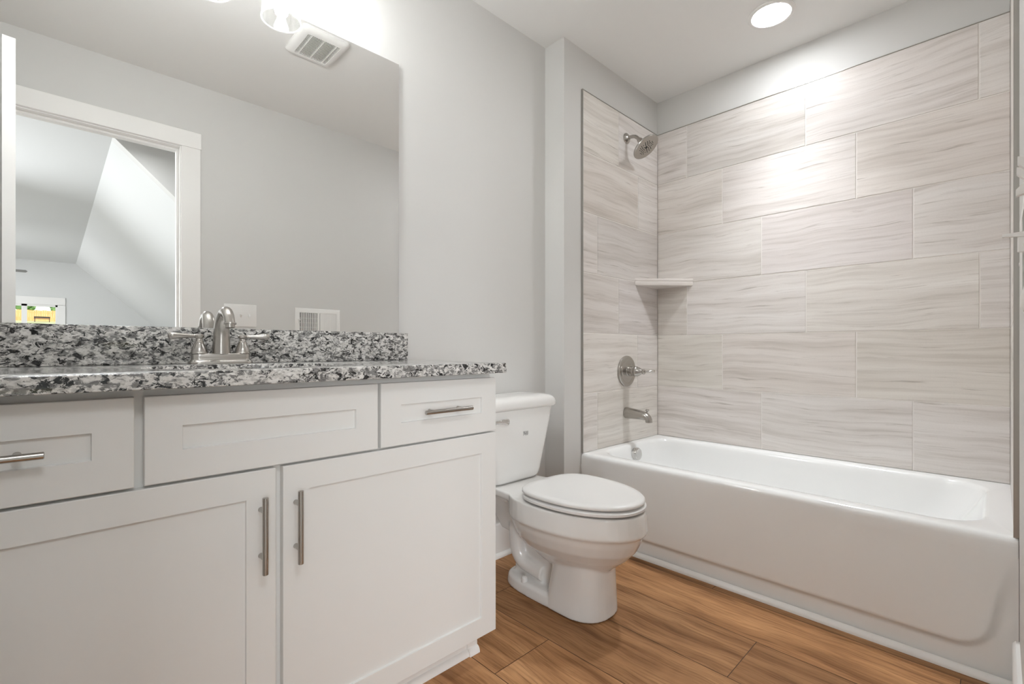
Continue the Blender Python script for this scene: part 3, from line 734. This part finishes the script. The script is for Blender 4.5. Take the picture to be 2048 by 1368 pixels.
    # tank
    def tk(hw, f0, f1, z, r=.045): return rrect(TX-hw, TX+hw, YW-f1, YW-f0, r, z, 8)
    bm = B()
    loft(bm, [tk(.118, .06, .180, .3905, .04), tk(.134, .045, .196, .394, .045), tk(.142, .035, .204, .404), tk(.150, .03, .207, .43), tk(.178, .024, .212, .54), tk(.206, .018, .217, .66), tk(.213, .016, .219, .693)])
    tank = obj('tank', bm, M['ceramic'], t, 60)
    bm = B()
    loft(bm, [tk(.213, .014, .222, .6935, .04), tk(.2235, .010, .230, .697, .045), tk(.2265, .008, .233, .704), tk(.2265, .008, .233, .716), tk(.220, .010, .231, .728), tk(.213, .015, .224, .738), tk(.200, .025, .212, .7445), tk(.170, .05, .185, .748), tk(.10, .09, .145, .749)])
    obj('tank_lid', bm, M['ceramic'], t, 60)
    # flush lever
    bm = B(); c = Vector(W(-.165, .2165, .655)); lathe(bm, [(.013, 0), (.013, .006), (.009, .010), (.009, .018)], c, (0, -1, 0), 20)
    p = [c+Vector((x, -.015-abs(x)*.06, z)) for x, z in ((-.006, 0), (.010, .0005), (.028, .001), (.045, .001), (.060, -.001), (.070, -.002), (.074, -.002))]
    tube(bm, p, None, 14, True, [(.0045, .006), (.0048, .0065), (.005, .0075), (.005, .010), (.005, .0125), (.005, .0125), (.003, .008)])
    h = obj('flush_lever', bm, M['chrome'], tank); h['label'] = 'chrome flush lever'
    # small printed marks on the tank front and the trap side
    def mark(bm, o, ux, uz, nrm, s, kind):
        L_ = []
        w = .0011*s
        def seg(a, b):
            a, b = Vector(a), Vector(b); d = (b-a).normalized(); q = Vector((-d.y, d.x))*w/2
            pts = [a+q-d*w/2, b+q+d*w/2, b-q+d*w/2, a-q-d*w/2]
            loft(bm, [[o+ux*p.x*s+uz*p.y*s+nrm*h for p in pts] for h in (.0, .0006)])
        if kind == 0:
            for a, b in (((0, 0), (0, .016)), ((0, .016), (.012, .016)), ((.003, .011), (.006, .013)), ((.006, .013), (.011, .008)), ((.011, .008), (.006, .003)), ((.003, .011), (.009, .004)), ((.009, .004), (.0125, .0)), ((.005, .009), (.009, .010))): seg(a, b)
        elif kind == 1:
            for a, b in (((0, .016), (.012, .016)), ((.012, .016), (.012, .004)), ((.0, .012), (.010, .012)), ((.0, .008), (.010, .008)), ((.0, .012), (.0, .005)), ((.0, .005), (.004, 0)), ((.004, 0), (.009, .0)), ((.009, .0), (.012, .004)), ((.003, .005), (.009, .005))): seg(a, b)
        else:
            for a, b in (((0, 0), (0, .018)), ((0, .018), (.012, .018)), ((.012, .018), (.012, 0)), ((.012, 0), (0, 0)), ((.003, .003), (.009, .008)), ((.009, .008), (.003, .013)), ((.003, .013), (.009, .016))): seg(a, b)
    bm = B(); zt = .583; f = .2146
    tilt = Vector((0, -.045, 1)).normalized()
    for kx, kind in ((.012, 0), (.0265, 1)): mark(bm, Vector(W(kx, f-.0002, zt)), Vector((1, 0, 0)), tilt, Vector((0, -1, 0)), 1, kind)
    o = obj('printed_mark', bm, M['grey'], tank); o['label'] = 'tiny grey printed certification marks'
    return t
toilet()

# ------------------------------------------------------------------ door, casing, jamb
bm = B()
box(bm, DX1, DX1+jt-.0005, YD0, YE, 0, DZ+jt-.0005); box(bm, DX0-jt+.0005, DX0, YD0, YE, 0, DZ+jt-.0005); box(bm, DX0, DX1, YD0, YE, DZ, DZ+jt-.0005)
ys0, ys1 = YE-.075, YE-.040
box(bm, DX1-.011, DX1, ys0, ys1, 0, DZ); box(bm, DX0, DX0+.011, ys0, ys1, 0, DZ); box(bm, DX0+.011, DX1-.011, ys0, ys1, DZ-.011, DZ)
struct('trim_5', bm, M['trim'])
bm = B(); cw = .0915; rv = .005
box(bm, DX1+rv, DX1+rv+cw, YE+.0002, YE+.017, 0, DZ+rv-.0003, .0015, 1); box(bm, DX0-rv-cw, DX0-rv, YE+.0002, YE+.017, 0, DZ+rv-.0003, .0015, 1)
box(bm, DX0-rv-cw+.0, DX1+rv+cw+.004, YE+.0002, YE+.019, DZ+rv, DZ+rv+.0915, .0015, 1)
struct('trim_6', bm, M['trim'])
# open door leaf, hinged on the left jamb
A = Vector((-.0935, .690, 0)); d = Vector((.142, .990, 0)).normalized(); q = Vector((-d.y, d.x, 0)); Wd, Th, Hd = .711, .0345, 2.078
def dp(u, v, z): return A-d*u+q*v+Vector((0, 0, z))
bm = B()
def slab(bm, v0, v1, u0, u1, z0, z1): loft(bm, [[dp(u, v, z0) for u, v in ((u0, v0), (u1, v0), (u1, v1), (u0, v1))], [dp(u, v, z1) for u, v in ((u0, v0), (u1, v0), (u1, v1), (u0, v1))]])
slab(bm, .006, Th-.006, 0, Wd, .012, Hd)
for v0, v1 in ((0, .0062), (Th-.0062, Th)):
    for u0, u1, z0, z1 in ((0, .11, .012, Hd), (Wd-.11, Wd, .012, Hd), (.11, Wd-.11, .012, .22), (.11, Wd-.11, .90, 1.03), (.11, Wd-.11, Hd-.11, Hd)): slab(bm, v0, v1, u0, u1, z0, z1)
dr_ = struct('door_1', bm, M['door'])
bm = B()
for v, s in ((0, -1), (Th, 1)):
    c = dp(.06, v, .93); lathe(bm, [(.028, .0005), (.028, .006), (.012, .010), (.011, .032), (.020, .040), (.027, .050), (.026, .060), (.014, .067), (.0, .068)], c, q*s, 28)
obj('door_handle', bm, M['nickel'], dr_)

# ------------------------------------------------------------------ the room beyond the door
BY0, BY1, BXL, BXR = YD0, -8.30, -2.55, 1.77
SX0, SY = .315, -1.22                                   # head of the sloped ceiling, its near end
bm = B(); box(bm, BXL, 2.6, BY1, YD0-.0005, -.12, -.004); struct('floor_bedroom', bm, M['carpet'])
bm = B(); box(bm, BXL-.1, SX0, BY1, SY, ZC, ZC+.1); box(bm, BXL-.1, 2.6, SY, YD0-.0005, ZC, ZC+.1); struct('ceiling_bedroom', bm, M['bedwall'])
zk = ZC-(BXR-SX0)*.97
bm = B(); prism(bm, [(SX0, ZC), (BXR, zk), (BXR+.1, zk), (BXR+.1, ZC+.1), (SX0, ZC+.1)], lambda u, v, dd: (u, dd, v), BY1, SY-.10); struct('ceiling_slope', bm, M['bedwall'])
bm = B(); box(bm, BXR, BXR+.1, BY1, SY-.1, 0, zk); struct('wall_knee', bm, M['bedwall'])
bm = B(); prism(bm, [(SX0, ZC), (BXR, zk), (BXR, 0), (2.6, 0), (2.6, ZC)], lambda u, v, dd: (u, dd, v), SY-.1, SY); struct('wall_cheek', bm, M['wall'])
bm = B(); box(bm, 2.5, 2.6, SY, YD0-.0005, 0, ZC); struct('wall_hall', bm, M['wall'])
bm = B()                                                # left wall with two unseen openings added to let in light
zz = ((0, .75), (2.15, ZC))
for z0, z1 in zz: box(bm, BXL-.1, BXL, BY1, YD0-.0005, z0, z1)
for y0, y1 in ((BY1, -5.5), (-2.5, YD0-.0005), (-4.1, -3.9)): box(bm, BXL-.1, BXL, y0, y1, .75, 2.15)
struct('wall_bedroom_side', bm, M['bedwall'])
# gable wall with a twin window
wx0, wx1, wz0, wz1 = -.74, .085, .62, 1.715
bm = B()
for x0, x1, z0, z1 in ((BXL-.1, wx0, 0, ZC+.1), (wx1, 2.0, 0, ZC+.1), (wx0, wx1, 0, wz0), (wx0, wx1, wz1, ZC+.1)): box(bm, x0, x1, BY1-.12, BY1, z0, z1)
struct('wall_gable', bm, M['bedwall'])
bm = B(); c = .092; yb, yf = BY1-.06, BY1+.018
for x0, x1, z0, z1 in ((wx0-c, wx0+.006, wz0-.02, wz1), (wx1-.006, wx1+c, wz0-.02, wz1), (wx0-c, wx1+c, wz1-.004, wz1+.125), (wx0-c-.02, wx1+c+.02, wz0-.05, wz0-.0)): box(bm, x0, x1, BY1+.0004, yf, z0, z1)
for x0, x1, z0, z1 in ((wx0, wx0+.03, wz0, wz1), (wx1-.034, wx1, wz0, wz1), (-.363, -.296, wz0, wz1), (wx0, wx1, wz1-.036, wz1), (wx0, wx1, wz0, wz0+.04), (wx0, wx1, 1.15, 1.19)): box(bm, x0, x1, BY1-.07, BY1-.02, z0, z1)
win = struct('window_1', bm, M['trim'])
bm = B(); box(bm, wx0+.03, -.363, BY1-.05, BY1-.045, wz0+.04, wz1-.036); box(bm, -.296, wx1-.034, BY1-.05, BY1-.045, wz0+.04, wz1-.036); obj('pane', bm, M['pane'], win)
# ceiling fan in the bedroom; only a blade tip shows in the mirror
fc = Vector((-1.065, -7.3, 0))
t = thing('ceiling_fan', 'grey ceiling fan in the room seen through the mirror', 'ceiling fan', (fc.x, fc.y, ZC))
bm = B(); lathe(bm, [(.06, 2.4648), (.06, 2.45), (.03, 2.42), (.012, 2.41), (.012, 2.22), (.05, 2.21), (.10, 2.18), (.10, 2.10), (.06, 2.07), (.0, 2.065)], (fc.x, fc.y, 0), (0, 0, 1), 32); obj('motor', bm, M['fanwood'], t)
for i in range(5):
    a = 2*PI*i/5-.02; u = Vector((math.cos(a), math.sin(a), 0)); v = Vector((-u.y, u.x, 0)); bm = B()
    prism(bm, [(.08, -.03), (.18, -.06), (.78, -.07), (.80, 0), (.78, .07), (.18, .06), (.08, .03)], lambda uu, vv, dd: fc+u*uu+v*vv+Vector((0, 0, 2.145+vv*.12+dd)), 0, .007); obj('fan_blade', bm, M['fanwood'], t)

# ------------------------------------------------------------------ yard outside the far window
bm = B(); pts = [(-60, -8.6, -3.0), (60, -8.6, -3.0), (60, -40, 1.3), (60, -95, 5.6), (-60, -95, 5.6), (-60, -40, 1.3)]
vs = [bm.verts.new(p) for p in pts]; bm.faces.new((vs[0], vs[1], vs[2], vs[5])); bm.faces.new((vs[5], vs[2], vs[3], vs[4])); o = struct('ground', bm, M['lawn'])
t = thing('wooden_fence', 'orange cedar board fence across the yard outside the far window', 'fence', (0, -80, 4.4))
bm = B()
for i in range(90): x = -9+i*.2; box(bm, x, x+.19, -80.02, -80, 4.2, 5.75+.03*math.sin(i*1.7))
obj('boards', bm, M['fence'], t)
bm = B()
for z in (4.7, 5.4): box(bm, -9, 9, -80.10, -80.03, z, z+.1)
obj('rails', bm, M['fence'], t)
def tree(x, y, z, r, lab):
    t = thing('leafy_tree', lab, 'tree', (x, y, z)); rnd = random.Random(int(x*10)); bm = B()
    lathe(bm, [(.22, -.6), (.16, 1.2), (.10, 2.4)], (x, y, z), (0, 0, 1), 12); obj('trunk', bm, M['bark'], t)
    bm = B()
    for i in range(40):
        c = Vector((x, y, z+1.4+r*.6))+Vector((rnd.gauss(0, 1), rnd.gauss(0, 1), rnd.gauss(0, .7)))*r*.42
        s = bmesh.new(); bmesh.ops.create_icosphere(s, subdivisions=2, radius=r*rnd.uniform(.18, .34))
        for v in s.verts: v.co *= rnd.uniform(.82, 1.16)
        merge(bm, s, Matrix.Translation(c))
    obj('crown', bm, M['leaf'], t)
tree(-2.6, -86, 4.6, 1.3, 'green leafy tree rising behind the left of the fence')
tree(.9, -86, 4.6, 1.2, 'green leafy tree rising behind the middle of the fence')
t = thing('garden_bench', 'small black garden bench standing before the orange fence', 'bench', (-.8, -77, 4.0))
bm = B(); box(bm, -1.5, -.1, -77.3, -76.9, 4.56, 4.62); obj('seat', bm, M['rubber'], t)
bm = B(); box(bm, -1.5, -.1, -77.32, -77.28, 4.68, 4.86); obj('backrest', bm, M['rubber'], t)
for x in (-1.45, -.2):
    bm = B(); box(bm, x, x+.06, -77.32, -76.9, 4.1, 4.56); box(bm, x, x+.06, -77.32, -77.26, 4.55, 4.86); obj('leg', bm, M['rubber'], t)
